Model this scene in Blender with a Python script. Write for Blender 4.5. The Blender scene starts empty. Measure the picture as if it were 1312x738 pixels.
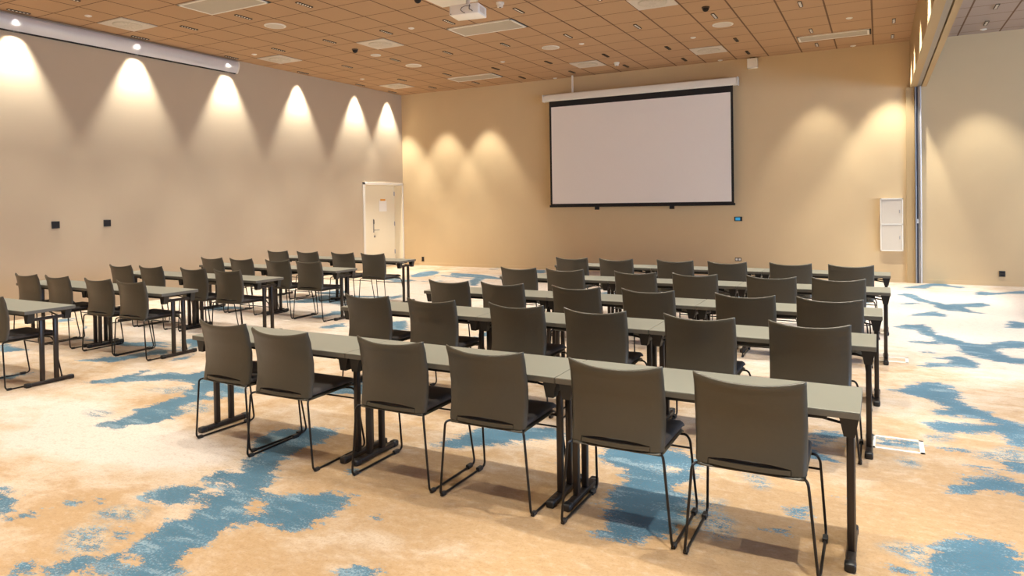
import bpy, bmesh, math, random
import numpy as np
from mathutils import Vector, Matrix
random.seed(7)
PI = math.pi
SC = bpy.context.scene
COL = SC.collection

# tunables
LEFTC=(190,173,150); BACKC=(208,184,146); HEADC=(178,152,112)
CEILC=(178,145,112); CEIL2C=(166,150,140); CEILL=(104,76,52)
TANC=(174,144,108); PEACHC=(194,174,152); CREAMC=(208,196,186); TAN2C=(132,100,74); PALE=(182,186,178)
BLUE1=(58,90,107); BLUE2=(80,119,142); PALEB=(164,182,190)
SPOTC=(1.0,.955,.82); BLEND=.5; WATT=174; WALLW=500; BACKW=330; SIDEB=330; SIDEW=70; DAYW=1250; EXPO=0.0
CREAM_SHEEN=[(-4.75,2.85,.75,.4,.32),(-4.1,3.0,.6,.25,.25),(-6.2,3.1,1.2,.4,.2),(-3.5,2.1,.6,.3,-.18),(-2.5,2.1,.5,.2,-.12),(.5,3,1.5,1.5,-.2),(-1.2,2.2,1.2,.5,-.04),(-1.7,1.95,.8,.25,.2),(1.5,11,3,3.5,.3),(-8,8.5,4,4,.22),(-3,12,4,3,.25),(-1.6,3.3,2.2,.4,-.15)]  # cream and tan pile drifts; the wide far ones paint in grazing sheen
# carpet pattern outlines in plan (metres)
BLUE=[[(-3.4,1.73),(-3.35,1.82),(-3.28,1.92),(-3.22,1.91),(-3.19,1.97),(-3.17,2.05),(-3.25,2.19),(-3.28,2.29),(-3.22,2.38),(-3.26,2.47),(-3.37,2.48),(-3.39,2.41),(-3.49,2.39),(-3.6,2.42),(-3.68,2.42),(-3.68,2.55),(-3.64,2.61),(-3.48,2.66),(-3.61,2.78),(-3.62,2.87),(-3.48,2.92),(-3.58,3.06),(-3.58,3.06),(-3.63,3.19),(-3.85,3.31),(-3.88,3.58),(-3.78,3.68),(-3.63,3.75),(-3.5,3.81),(-3.45,3.76),(-3.39,3.57),(-3.4,3.37),(-3.4,3.24),(-3.32,3.08),(-3.21,2.94),(-3.13,2.81),(-3,2.76),(-2.87,2.84),(-2.82,2.9),(-2.79,2.94),(-2.71,2.95),(-2.58,2.98),(-2.56,2.88),(-2.55,2.74),(-2.55,2.62),(-2.57,2.53),(-2.62,2.48),(-2.72,2.48),(-2.82,2.48),(-2.91,2.4),(-2.89,2.35),(-2.88,2.21),(-2.86,2.11),(-2.83,2.04),(-2.74,1.96),(-2.62,1.88),(-3.01,1.68),(-3.16,1.75),(-3.32,1.71)],
[(-3.46,1.65),(-3.51,1.72),(-3.47,1.76),(-3.4,1.73),(-3.38,1.64),(-3.41,1.63)],
[(-4.08,1.91),(-4.07,1.97),(-4.09,2.05),(-4.02,2.06),(-3.98,2.03),(-3.98,1.96)],
[(-4.62,2.09),(-4.56,2.12),(-4.43,2.12),(-4.3,2.08),(-4.18,2.01),(-4.11,1.91),(-4.15,1.88)],
[(-4,2.19),(-3.94,2.24),(-3.9,2.21),(-3.96,2.17)],
[(-3.89,2.26),(-3.84,2.29),(-3.8,2.26)],
[(-3.4,2.1),(-3.35,2.12),(-3.29,2.07),(-3.33,2.06)],
[(-2.36,2.8),(-2.36,2.85),(-2.31,2.85),(-2.3,2.8),(-2.33,2.78)],
[(-2.1,2.28),(-2.12,2.35),(-2.09,2.39),(-2.01,2.4),(-1.93,2.37),(-1.76,2.17),(-1.93,2.09)],
[(-2.9,3.21),(-2.83,3.24),(-2.83,3.19)],
[(-2.65,3.8),(-2.68,3.91),(-2.6,3.98),(-2.59,4.14),(-2.54,4.29),(-2.38,4.33),(-2.21,4.42),(-2.08,4.51),(-1.96,4.44),(-1.92,4.33),(-2.04,4.25),(-2.2,4.08),(-2.31,3.97),(-2.45,3.87),(-2.55,3.79)],
[(-1.64,4.28),(-1.63,4.48),(-1.49,4.64),(-1.29,4.48),(-1.22,4.43),(-1.1,4.41),(-0.91,4.24),(-1.03,4.17),(-0.97,4.08),(-0.92,4.03),(-0.98,3.95),(-1.03,3.87),(-1.01,3.78),(-0.93,3.79),(-0.91,3.62),(-0.88,3.46),(-0.86,3.32),(-0.91,3.28),(-0.93,3.23),(-1.01,3.2),(-0.98,3.12),(-1.09,3.12),(-1.21,3.12),(-1.25,3.15),(-1.22,3.23),(-1.28,3.43),(-1.3,3.5),(-1.34,3.48),(-1.32,3.64),(-1.34,3.72),(-1.33,3.86),(-1.37,3.94),(-1.45,3.97),(-1.54,4.03)],
[(-0.44,3.83),(-0.34,3.9),(-0.33,3.83),(-0.36,3.75),(-0.41,3.77)],
[(-0.56,3.51),(-0.5,3.54),(-0.49,3.52),(-0.53,3.5)],
[(-0.47,3.57),(-0.4,3.62),(-0.4,3.58),(-0.45,3.55)],
[(0.08,6.53),(0.2,6.8),(0.31,6.97),(0.46,7.04),(0.54,6.91),(0.58,6.65),(0.55,6.47),(0.64,6.31),(0.74,6.13),(0.89,5.96),(0.94,5.95),(0.85,5.38),(0.75,5.44),(0.72,5.57),(0.7,5.68),(0.57,5.62),(0.41,5.54),(0.3,5.58),(0.29,5.71),(0.36,5.81),(0.51,5.81),(0.68,5.89),(0.64,5.98),(0.56,6.01),(0.44,5.99),(0.37,5.99),(0.34,6.09),(0.44,6.17),(0.41,6.28),(0.34,6.37),(0.27,6.42),(0.16,6.51)],
[(-0.03,5.24),(0.22,5.25),(0.21,5.13),(0.11,5.14),(-0.02,5.12)],
[(0.32,4.47),(0.36,4.58),(0.43,4.63),(0.41,4.71),(0.5,4.75),(0.63,4.82),(0.7,4.76),(0.75,4.77),(0.71,4.47),(0.63,4.58),(0.52,4.53),(0.42,4.46),(0.34,4.42)],
[(0.61,5.06),(0.71,5.16),(0.81,5.13),(0.78,4.91),(0.68,4.92),(0.63,4.97)],
[(0.34,5.23),(0.43,5.26),(0.53,5.23),(0.58,5.17),(0.54,5.12),(0.45,5.16),(0.35,5.19)],
[(0.18,3.61),(0.21,3.74),(0.28,3.83),(0.39,3.89),(0.48,3.92),(0.53,3.87),(0.56,3.77),(0.58,3.71),(0.52,3.27),(0.18,3.1),(0.19,3.42),(0.16,3.45),(0.17,3.53)],
[(0.04,3.44),(0.09,3.44),(0.14,3.39),(0.12,3.38),(0.07,3.41)],
[(0.47,4.92),(0.56,4.94),(0.59,4.86),(0.51,4.87)],
[(0.33,14.06),(0.54,14.43),(0.81,14.93),(1.04,15.02),(1.15,14.71),(1.37,14.53),(1.25,14.35),(1.01,14.54),(0.85,14.48),(0.72,14.1),(0.46,14)],
[(0.2,12.94),(0.33,13.24),(0.51,13.25),(0.56,12.86),(0.68,12.48),(0.88,12.16),(1.11,12.33),(1.4,12.56),(1.43,12.23),(1.29,12.02),(1.09,11.94),(1.17,11.48),(1.36,11.34),(1.19,11.35),(0.96,11.46),(0.83,11.47),(0.71,11.78),(0.7,12.01),(0.46,12.48),(0.34,12.96)],
[(0.29,11.99),(0.45,12.17),(0.58,12.07),(0.29,11.89)],
[(0.31,10.73),(0.46,11.05),(0.72,11.43),(0.74,11.17),(0.83,11.08),(0.78,10.87),(0.66,10.91),(0.49,10.84)],
[(1.37,13.65),(1.49,14.03),(1.69,13.87),(2.15,14.35),(2.25,14.38),(2.17,13.91),(1.87,13.79),(1.52,13.46),(1.39,13.47)],
[(1.36,10.31),(1.45,10.79),(1.52,10.88),(1.61,10.74),(1.68,10.77),(1.61,10.34),(1.45,10.26)],
[(0.16,9.82),(0.26,10.03),(0.49,10.15),(0.56,9.91),(0.57,9.71),(0.62,9.44),(0.78,9.23),(0.87,9.06),(0.99,9.03),(1.12,9.21),(1.27,9.36),(1.41,9.38),(1.47,9.41),(1.4,8.97),(1.2,8.88),(1.08,8.79),(1.11,8.54),(1.18,8.4),(1.3,8.35),(1.26,8.07),(1.09,8.09),(0.96,8.13),(0.86,8.29),(0.77,8.36),(0.72,8.63),(0.72,8.87),(0.61,8.86),(0.42,8.78),(0.3,8.85),(0.32,8.95),(0.57,9.01),(0.5,9.25),(0.42,9.4),(0.39,9.68),(0.22,9.72)],
[(0.32,7.61),(0.42,7.82),(0.57,7.88),(0.61,8.04),(0.48,8.05),(0.67,8.27),(0.76,8.21),(0.85,8.01),(0.83,7.75),(0.71,7.73),(0.55,7.72),(0.41,7.63)],
[(0.34,8.36),(0.43,8.42),(0.51,8.36),(0.4,8.29)],
[(-7.61,4.3),(-7.54,4.41),(-7.55,4.55),(-7.35,4.61),(-7.34,4.76),(-7.33,4.93),(-7.32,5.06),(-7.12,5.06),(-6.98,4.93),(-7.12,4.79),(-7.13,4.59),(-7.14,4.48),(-7.18,4.39),(-7.33,4.39),(-7.47,4.34)],
[(-6.68,4.68),(-6.69,4.83),(-6.7,4.97),(-6.69,5.05),(-6.58,4.84),(-6.57,4.7)],
[(-7.44,5.4),(-7.56,5.54),(-7.48,5.71),(-7.39,5.71),(-7.01,5.41),(-7.05,5.26),(-7.26,5.39)],
[(-6.62,3.79),(-6.61,3.85),(-6.5,3.93),(-6.51,4.07),(-6.49,4.21),(-6.52,4.32),(-6.45,4.41),(-6.43,4.27),(-6.35,4.17),(-6.25,4.31),(-6.18,4.39),(-5.99,4.4),(-5.94,4.55),(-5.96,4.61),(-5.67,4.55),(-5.21,4.3),(-4.98,4.3),(-4.86,4.2),(-5.01,4.13),(-4.91,3.99),(-5.03,3.88),(-5.06,3.85),(-5.05,3.74),(-4.99,3.64),(-4.88,3.57),(-4.83,3.42),(-4.82,3.32),(-4.85,3.25),(-4.97,3.19),(-4.97,3.1),(-4.98,3.06),(-5.14,3.08),(-5.22,3.09),(-5.21,3.17),(-5.17,3.23),(-5.23,3.36),(-5.32,3.44),(-5.3,3.55),(-5.33,3.7),(-5.32,3.87),(-5.46,4.03),(-5.6,4.17),(-5.74,4.22),(-5.89,4.21),(-6.04,4.11),(-6.22,4),(-6.37,3.85),(-6.5,3.77)],
[(-9.46,12.75),(-9.64,13.46),(-9.61,13.8),(-9.34,13.73),(-9.05,13.36),(-8.95,12.79),(-9.01,12.48),(-9.18,12.42)],
[(-7.62,12.32),(-7.75,12.8),(-7.57,13.01),(-7.45,12.91),(-7.42,12.53),(-7.23,12.09),(-6.94,11.51),(-7.12,11.55)],
[(-7.59,9.65),(-7.58,9.93),(-7.46,9.89),(-7.36,9.57),(-7.44,9.45)],
[(-7.3,14.78),(-7.03,14.87),(-6.71,14.19),(-6.99,14.15)],
[(-6.61,6.88),(-6.56,7.18),(-6.38,7.07),(-6.43,6.86)],
[(-6,7.62),(-5.79,7.71),(-5.34,7.15),(-5.67,7.19)],
[(-7.34,7.47),(-7.3,7.74),(-7.38,8.02),(-7.3,8.12),(-7.09,7.89),(-7.11,7.69),(-7.14,7.44)],
[(-6.6,6.85),(-6.58,7.06),(-6.51,7.25),(-6.31,7.03),(-6.39,6.89)],
[(-5.91,7.51),(-5.89,7.85),(-5.41,7.21),(-5.48,7.09),(-5.66,7.2)],
[(-7.61,9.68),(-7.6,9.96),(-7.34,9.62),(-7.38,9.35)],
[(-9.14,9.44),(-9.23,9.69),(-9.06,10.06),(-8.72,9.89),(-8.68,9.44)],
[(-9.44,4.43),(-9.37,4.53),(-9.19,4.42),(-8.72,4.41),(-8.77,4.24),(-8.91,4.18)],
[(-7.6,3.49),(-7.59,3.67),(-7.47,3.77),(-7.41,3.58),(-7.46,3.43)],
[(-10.72,5.75),(-10.63,5.98),(-10.37,5.81),(-10.44,5.65)]]
HOLE=[[(-3.42,2.61),(-3.47,2.76),(-3.33,2.72),(-3.32,2.64)],
[(-3.03,2.57),(-3.06,2.65),(-3.05,2.7),(-2.94,2.57),(-2.98,2.54)],
[(-3.04,2.56),(-3.08,2.7),(-2.95,2.65),(-2.91,2.55)],
[(-3.08,1.89),(-3.14,1.99),(-2.99,1.96),(-2.99,1.89)],
[(-3.17,1.78),(-3.18,1.84),(-3.05,1.81),(-3.05,1.75),(-3.11,1.75)],
[(-1.23,4.1),(-1.09,4.15),(-1.08,4.05),(-1.17,4.01)],
[(-5.2,4.04),(-5.21,4.12),(-5.1,4.09),(-5.07,3.98)]]
SPECK=[[(-3.44,1.88),(-3.57,1.97),(-3.62,2.04),(-3.52,2.09),(-3.3,1.95),(-3.35,1.89)],
[(-3.69,2.17),(-3.66,2.26),(-3.5,2.3),(-3.44,2.23),(-3.58,2.19)],
[(-0.94,3.81),(-0.83,3.74),(-0.77,3.76),(-0.79,3.67),(-0.69,3.57),(-0.66,3.39),(-0.7,3.37),(-0.74,3.41),(-0.89,3.62)],
[(-0.71,4.18),(-0.65,4.22),(-0.58,4.11),(-0.6,4.06),(-0.64,4.13)],
[(0.03,3.62),(0.11,3.67),(0.17,3.66),(0.16,3.5),(0.05,3.59)],
[(0.12,4.87),(0.16,4.89),(0.18,4.78),(0.14,4.78)],
[(0.29,5.42),(0.39,5.49),(0.4,5.42),(0.3,5.34)],
[(0.52,5.12),(0.71,5.36),(0.79,5.3),(0.77,5.18),(0.62,5.11)],
[(-5.64,3.27),(-5.43,3.3),(-5.38,3.25),(-5.43,3.2),(-5.54,3.23)],
[(-5.82,3.91),(-5.66,3.93),(-5.63,4),(-5.57,4.08),(-5.47,4),(-5.51,3.88),(-5.65,3.91)],
[(-5.03,3.66),(-5.03,3.75),(-4.87,3.78),(-4.75,3.67),(-4.88,3.57)]]
# ------------------------------------------------------------------ room dimensions (metres)
XL, XR, D, ZC = -11.28, 0.525, 14.96, 4.5375      # left wall, folding-wall header, back wall, ceiling
YN, XE = -4.2, 9.6                                # wall behind the viewer, far wall of the adjoining room
TX, TY = 0.63, 0.627                              # ceiling tile
GX, GY = -0.0798, 14.659                          # ceiling grid origin
def gx(i): return GX - TX * i
def gy(j): return GY - TY * j

# ------------------------------------------------------------------ helpers
def link(o, parent=None):
    COL.objects.link(o)
    if parent is not None: o.parent = parent
    return o
def obj(name, bm, m, parent=None, smooth=False, loc=None):
    me = bpy.data.meshes.new(name)
    bmesh.ops.recalc_face_normals(bm, faces=bm.faces[:])
    bm.to_mesh(me); bm.free()
    if smooth:
        for p in me.polygons: p.use_smooth = True
        if smooth != 'all': me.set_sharp_from_angle(angle=math.radians(40))
    for mm in (m if isinstance(m, (list, tuple)) else [m]): me.materials.append(mm)
    o = bpy.data.objects.new(name, me)
    if loc is not None: o.location = loc
    return link(o, parent)
def tag(o, label=None, cat=None, group=None, kind=None):
    if label: o['label'] = label
    if cat: o['category'] = cat
    if group: o['group'] = group
    if kind: o['kind'] = kind
    return o
def thing(name, label, cat, loc=(0, 0, 0), rz=0, group=None):
    o = bpy.data.objects.new(name, None); o.empty_display_size = .1
    o.location = loc; o.rotation_euler = (0, 0, rz)
    link(o); return tag(o, label, cat, group)
def copy_tree(o, parent=None):
    c = o.copy(); COL.objects.link(c)
    if parent is not None: c.parent = parent
    for ch in list(o.children): copy_tree(ch, c)
    return c
def box(bm, x0, x1, y0, y1, z0, z1, bev=0, seg=2, mat=0):
    r = bmesh.ops.create_cube(bm, size=1)
    vs = r['verts']
    for v in vs:
        v.co = Vector((x0 if v.co.x < 0 else x1, y0 if v.co.y < 0 else y1, z0 if v.co.z < 0 else z1))
    fs = list({f for v in vs for f in v.link_faces})
    for f in fs: f.material_index = mat
    if bev > 0:
        es = list({e for v in vs for e in v.link_edges})
        bmesh.ops.bevel(bm, geom=es, offset=bev, segments=seg, profile=.5, affect='EDGES')
    return bm
def cyl(bm, p0, p1, r0, r1=None, n=16):
    p0, p1 = Vector(p0), Vector(p1); d = p1 - p0
    q = d.to_track_quat('Z', 'Y').to_matrix().to_4x4()
    m = Matrix.Translation((p0 + p1) / 2) @ q
    bmesh.ops.create_cone(bm, cap_ends=True, segments=n, radius1=r0, radius2=r0 if r1 is None else r1, depth=d.length, matrix=m)
    return bm
def fillet(pts, rad, n=5):
    pts = [Vector(p) for p in pts]; out = [pts[0]]
    for i in range(1, len(pts) - 1):
        a, b, c = pts[i - 1], pts[i], pts[i + 1]
        u, v = (a - b).normalized(), (c - b).normalized()
        t = min(rad, (a - b).length * .45, (c - b).length * .45)
        s, e = b + u * t, b + v * t
        for k in range(n + 1):
            w = k / n
            out.append((1 - w) ** 2 * s + 2 * w * (1 - w) * b + w * w * e)
    out.append(pts[-1]); return out
def tube(bm, pts, r, n=8):
    pts = [Vector(p) for p in pts]
    rings = []; up = None
    for i, p in enumerate(pts):
        t = (pts[min(i + 1, len(pts) - 1)] - pts[max(i - 1, 0)]).normalized()
        if up is None:
            up = Vector((0, 0, 1)) if abs(t.z) < .9 else Vector((1, 0, 0))
        up = (up - t * up.dot(t)).normalized(); s = t.cross(up)
        rings.append([bm.verts.new(p + r * (math.cos(2 * PI * k / n) * up + math.sin(2 * PI * k / n) * s)) for k in range(n)])
    for a, b in zip(rings, rings[1:]):
        for k in range(n): bm.faces.new((a[k], a[(k + 1) % n], b[(k + 1) % n], b[k]))
    bm.faces.new(rings[0][::-1]); bm.faces.new(rings[-1])
    return bm
def prism(bm, prof, axis, a, b):
    # prof = 2D outline; axis 'x': (y,z) ; 'y': (x,z); 'z': (x,y)
    def P(u, v, w):
        return {'x': (w, u, v), 'y': (u, w, v), 'z': (u, v, w)}[axis]
    A = [bm.verts.new(P(u, v, a)) for u, v in prof]; B = [bm.verts.new(P(u, v, b)) for u, v in prof]
    n = len(prof)
    for k in range(n): bm.faces.new((A[k], A[(k + 1) % n], B[(k + 1) % n], B[k]))
    bm.faces.new(A[::-1]); bm.faces.new(B)
    return bm
def disc(bm, c, r, h, n=32, bev=.3):
    # flat round body hanging down from z=c.z to c.z-h, rounded lower rim
    x, y, z = c
    prof = [(r, 0), (r, -h * (1 - bev)), (r * .97, -h * .92), (r * .9, -h)]
    rings = [[bm.verts.new((x + rr * math.cos(2 * PI * k / n), y + rr * math.sin(2 * PI * k / n), z + dz)) for k in range(n)] for rr, dz in prof]
    for a, b in zip(rings, rings[1:]):
        for k in range(n): bm.faces.new((a[k], a[(k + 1) % n], b[(k + 1) % n], b[k]))
    bm.faces.new(rings[-1]); bm.faces.new(rings[0][::-1])
    return bm
def B(): return bmesh.new()

# ------------------------------------------------------------------ materials
def lin(c):
    f = lambda v: v / 12.92 if v <= .04045 else ((v + .055) / 1.055) ** 2.4
    return tuple(f(v / 255) for v in c) + (1,)
class NT:
    def __init__(s, name):
        s.m = bpy.data.materials.new(name); s.m.use_nodes = True
        s.t = s.m.node_tree; s.n = s.t.nodes; s.b = s.n['Principled BSDF']
    def new(s, ty, **k):
        n = s.n.new(ty)
        for a, v in k.items(): setattr(n, a, v)
        return n
    def put(s, v, sock):
        if hasattr(v, 'links'): s.t.links.new(v, sock)
        else: sock.default_value = v
    def math(s, op, a, b=0., c=None, clamp=False):
        n = s.new('ShaderNodeMath', operation=op, use_clamp=clamp)
        s.put(a, n.inputs[0]); s.put(b, n.inputs[1])
        if c is not None: s.put(c, n.inputs[2])
        return n.outputs[0]
    def mix(s, f, a, b):
        n = s.new('ShaderNodeMix', data_type='RGBA')
        s.put(f, n.inputs[0]); s.put(a, n.inputs[6]); s.put(b, n.inputs[7])
        return n.outputs[2]
    def step(s, v, lo, hi):
        n = s.new('ShaderNodeMapRange', interpolation_type='SMOOTHSTEP')
        s.put(v, n.inputs[0]); n.inputs[1].default_value = lo; n.inputs[2].default_value = hi
        return n.outputs[0]
    def coord(s, scale=(1, 1, 1), loc=(0, 0, 0), rot=(0, 0, 0)):
        g = s.new('ShaderNodeTexCoord'); mp = s.new('ShaderNodeMapping')
        mp.inputs['Scale'].default_value = scale; mp.inputs['Location'].default_value = loc; mp.inputs['Rotation'].default_value = rot
        s.t.links.new(g.outputs['Object'], mp.inputs[0]); return mp.outputs[0]
    def noise(s, vec, scale, detail=4, rough=.5, dist=0.):
        n = s.new('ShaderNodeTexNoise'); s.t.links.new(vec, n.inputs['Vector'])
        n.inputs['Scale'].default_value = scale; n.inputs['Detail'].default_value = detail
        n.inputs['Roughness'].default_value = rough; n.inputs['Distortion'].default_value = dist
        return n.outputs[0]
    def bump(s, h, strength=.2, dist=.01):
        n = s.new('ShaderNodeBump'); n.inputs['Strength'].default_value = strength; n.inputs['Distance'].default_value = dist
        s.t.links.new(h, n.inputs['Height']); s.t.links.new(n.outputs[0], s.b.inputs['Normal'])
    def base(s, v): s.put(v, s.b.inputs['Base Color'])
def mat(name, c, rough=.5, metal=0., var=.0, vscale=20., bump=0., emit=None, spec=.5):
    k = NT(name); c = lin(c)
    k.b.inputs['Roughness'].default_value = rough; k.b.inputs['Metallic'].default_value = metal
    k.b.inputs['Specular IOR Level'].default_value = spec
    n = k.noise(k.coord(), vscale, 3)
    lo = tuple(v * (1 - var) for v in c[:3]) + (1,); hi = tuple(min(1, v * (1 + var)) for v in c[:3]) + (1,)
    k.base(k.mix(n, lo, hi))
    if bump: k.bump(n, bump, .003)
    if emit:
        k.b.inputs['Emission Color'].default_value = lin(emit[0]); k.b.inputs['Emission Strength'].default_value = emit[1]
    return k.m
M = {}
M['leather'] = mat('taupe_leather', (70, 65, 55), .36, var=.06, vscale=60, bump=.08)
M['seat'] = mat('charcoal_upholstery', (66, 60, 58), .75, var=.1, vscale=150, bump=.15)
M['wire'] = mat('black_steel_wire', (44, 41, 40), .35, .6, var=.05)
M['steel'] = mat('dark_powder_steel', (58, 52, 49), .32, .5, var=.05)
M['plastic'] = mat('black_plastic', (30, 29, 30), .45, var=.05)
M['top'] = mat('grey_laminate', (125, 125, 115), .42, var=.02, vscale=40)
M['edge'] = mat('grey_edge_band', (98, 95, 88), .5, var=.02)
M['white'] = mat('white_enamel', (232, 228, 220), .4, var=.01)
M['projector'] = mat('bright_white_casing', (250, 249, 246), .35, var=.01)
M['vent'] = mat('white_metal_panel', (205, 196, 184), .45, var=.02)
M['ventcore'] = mat('satin_grey_mesh', (176, 168, 154), .5, var=.05, vscale=8)
M['screen'] = mat('matte_screen_fabric', (232, 226, 222), .9, var=.01)
M['black'] = mat('black_cloth', (24, 20, 20), .8, var=.05)
M['silver'] = mat('silver_aluminium', (214, 214, 220), .3, .25, var=.02)
M['alu'] = mat('brushed_aluminium', (168, 168, 172), .35, .8, var=.03)
M['door'] = mat('door_laminate', (238, 230, 208), .5, var=.01)
M['track'] = mat('grey_track', (150, 140, 126), .5, .2)
M['track_dark'] = mat('dark_track_groove', (74, 78, 92), .4, .3)
M['paper'] = mat('white_paper', (246, 246, 244), .8)
M['orange'] = mat('orange_print', (232, 160, 52), .8)
M['paint_white'] = mat('white_floor_tape', (246, 240, 230), .7, var=.03, vscale=60)
M['touch'] = mat('dark_glass', (28, 30, 40), .15)
M['blue_led'] = mat('blue_display', (20, 90, 130), .3, emit=((60, 170, 220), .6))
M['lens'] = mat('spot_reflector', (210, 205, 196), .3, .5, emit=((255, 235, 205), .8))
M['lensoff'] = mat('spot_reflector_dark', (40, 34, 30), .35, .3)
M['slot'] = mat('bronze_slot', (78, 60, 44), .6)
M['swirl'] = mat('pale_swirl_plate', (196, 188, 174), .5, var=.06, vscale=6)
M['cable'] = mat('grey_cable', (90, 92, 96), .6)
M['lensglass'] = mat('projector_lens_glass', (20, 22, 28), .08)

def wall_mat(name, c):
    k = NT(name); k.b.inputs['Roughness'].default_value = .85; c = lin(c)
    n = k.noise(k.coord((1, 1, 1)), 3, 4); f = k.noise(k.coord((1, 1, 1)), 120, 2)
    k.base(k.mix(n, tuple(v * .975 for v in c[:3]) + (1,), tuple(v * 1.02 for v in c[:3]) + (1,)))
    k.bump(f, .05, .002); return k.m
M['wall_left'] = wall_mat('beige_wall_paint', LEFTC)
M['wall_back'] = wall_mat('ochre_wall_paint', BACKC)
M['header'] = wall_mat('header_paint', HEADC)

def ceil_mat(name, x0, y0, c, cl):
    k = NT(name); k.b.inputs['Roughness'].default_value = .9
    sp = k.new('ShaderNodeSeparateXYZ'); k.t.links.new(k.coord(), sp.inputs[0])
    def line(v, o, per, w):
        q = k.math('DIVIDE', k.math('SUBTRACT', v, o), per)
        fr = k.math('ABSOLUTE', k.math('SUBTRACT', k.math('FRACT', k.math('ADD', q, 100.5)), .5))
        return k.math('LESS_THAN', k.math('MULTIPLY', fr, per), w)
    l = k.math('MAXIMUM', line(sp.outputs[0], x0, TX, .013), line(sp.outputs[1], y0, TY, .009))
    n = k.noise(k.coord((1, 1, 1)), 90, 3, .7)
    c = lin(c); a = tuple(v * .95 for v in c[:3]) + (1,); b = tuple(v * 1.05 for v in c[:3]) + (1,)
    k.base(k.mix(l, k.mix(n, a, b), lin(cl)))
    k.bump(n, .06, .003); return k.m
M['ceiling'] = ceil_mat('tan_acoustic_tiles', GX, GY, CEILC, CEILL)
M['ceiling2'] = ceil_mat('daylit_acoustic_tiles', GX + .1, GY + .05, CEIL2C, CEILL)  # greyer tiles: the room's cool daylight is put into their colour

def carpet():
    k = NT('watercolour_carpet'); k.b.inputs['Roughness'].default_value = .95
    k.b.inputs['Specular IOR Level'].default_value = .1
    k.b.inputs['Sheen Weight'].default_value = .18; k.b.inputs['Sheen Roughness'].default_value = .4
    at = lambda nm: k.new('ShaderNodeAttribute', attribute_name=nm).outputs['Fac']
    co = k.coord()
    sd, sp, wild, cream = at('blue'), at('speck'), at('wild'), at('cream')
    streak = k.noise(k.coord((1, 2.2, 1)), 9, 8, .68)          # torn edges
    fine = k.noise(co, 70, 4, .75)                              # pile-sized flecks
    low = k.noise(co, .75, 5, .6, .6)
    mid = k.noise(k.coord((1, 1.5, 1)), 3.2, 6, .62, .4)
    frond = k.noise(k.coord((.8, 2.4, 1)), 3.5, 5, .6, .5)
    edge = k.math('ADD', k.math('ADD', k.math('MULTIPLY', k.math('SUBTRACT', streak, .5), .30), k.math('MULTIPLY', k.math('SUBTRACT', fine, .5), .22)), k.math('MULTIPLY', k.math('SUBTRACT', frond, .5), .22))
    v = k.math('ADD', sd, edge)
    blue = k.step(v, -.012, .018)
    # freely drifting patches where the pattern is not traced
    w = k.math('ADD', k.math('SUBTRACT', k.noise(k.coord((.55, 1, 1), (3.1, 1.7, 0)), .9, 5, .55, .8), .585), k.math('MULTIPLY', edge, .35))
    blue = k.math('MAXIMUM', blue, k.math('MULTIPLY', k.step(w, 0., .02), wild))
    # speckled zones
    s = k.math('ADD', k.math('MULTIPLY', k.math('SUBTRACT', streak, .49), .7), k.math('MULTIPLY', k.math('SUBTRACT', fine, .5), .8))
    blue = k.math('MAXIMUM', blue, k.math('MULTIPLY', k.step(s, .0, .04), k.step(sp, -.08, .02)))
    # base pile: cream / peach / tan, far floor paled by painted sheen
    t = k.math('ADD', k.math('ADD', k.math('MULTIPLY', low, .55), k.math('MULTIPLY', mid, .45)), cream)
    base = k.mix(k.step(t, .42, .60), lin(TANC), lin(PEACHC))
    base = k.mix(k.step(t, .56, .74), base, lin(CREAMC))
    base = k.mix(k.math('MULTIPLY', k.step(fine, .5, .75), .16), base, lin(TAN2C))
    base = k.mix(k.math('MULTIPLY', k.step(sp, -.08, .03), k.math('MULTIPLY', k.step(fine, .35, .6), .6)), base, lin(PALE))
    mot = k.noise(k.coord((1, 1.6, 1)), 15, 6, .72, .3)
    base = k.mix(k.math('MULTIPLY', k.step(mot, .50, .68), .24), base, lin(TAN2C))
    base = k.mix(k.math('MULTIPLY', k.step(mot, .50, .34), .18), base, lin(CREAMC))
    # blue pile with pale worn flecks towards its edge
    bl = k.mix(mid, lin(BLUE1), lin(BLUE2))
    rim = k.math('SUBTRACT', 1., k.step(v, .03, .16))
    fl = k.step(k.math('ADD', k.math('MULTIPLY', fine, .6), k.math('MULTIPLY', streak, .4)), .52, .62)
    bl = k.mix(k.math('MULTIPLY', k.math('MULTIPLY', rim, fl), .55), bl, lin(PALEB))
    worn = k.step(k.math('ADD', k.math('MULTIPLY', frond, .6), k.math('MULTIPLY', fine, .4)), .52, .62)
    bl = k.mix(k.math('MULTIPLY', worn, .45), bl, lin(PALEB))
    fib = k.noise(co, 75, 4, .75)
    pile = k.mix(blue, base, bl)
    k.base(k.mix(k.math('MULTIPLY', k.step(fib, .48, .66), .5), pile, k.mix(.5, pile, lin((120, 84, 60)))))
    k.bump(k.noise(co, 160, 2, .7), .25, .004)
    return k.m
M['carpet'] = carpet()
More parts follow.
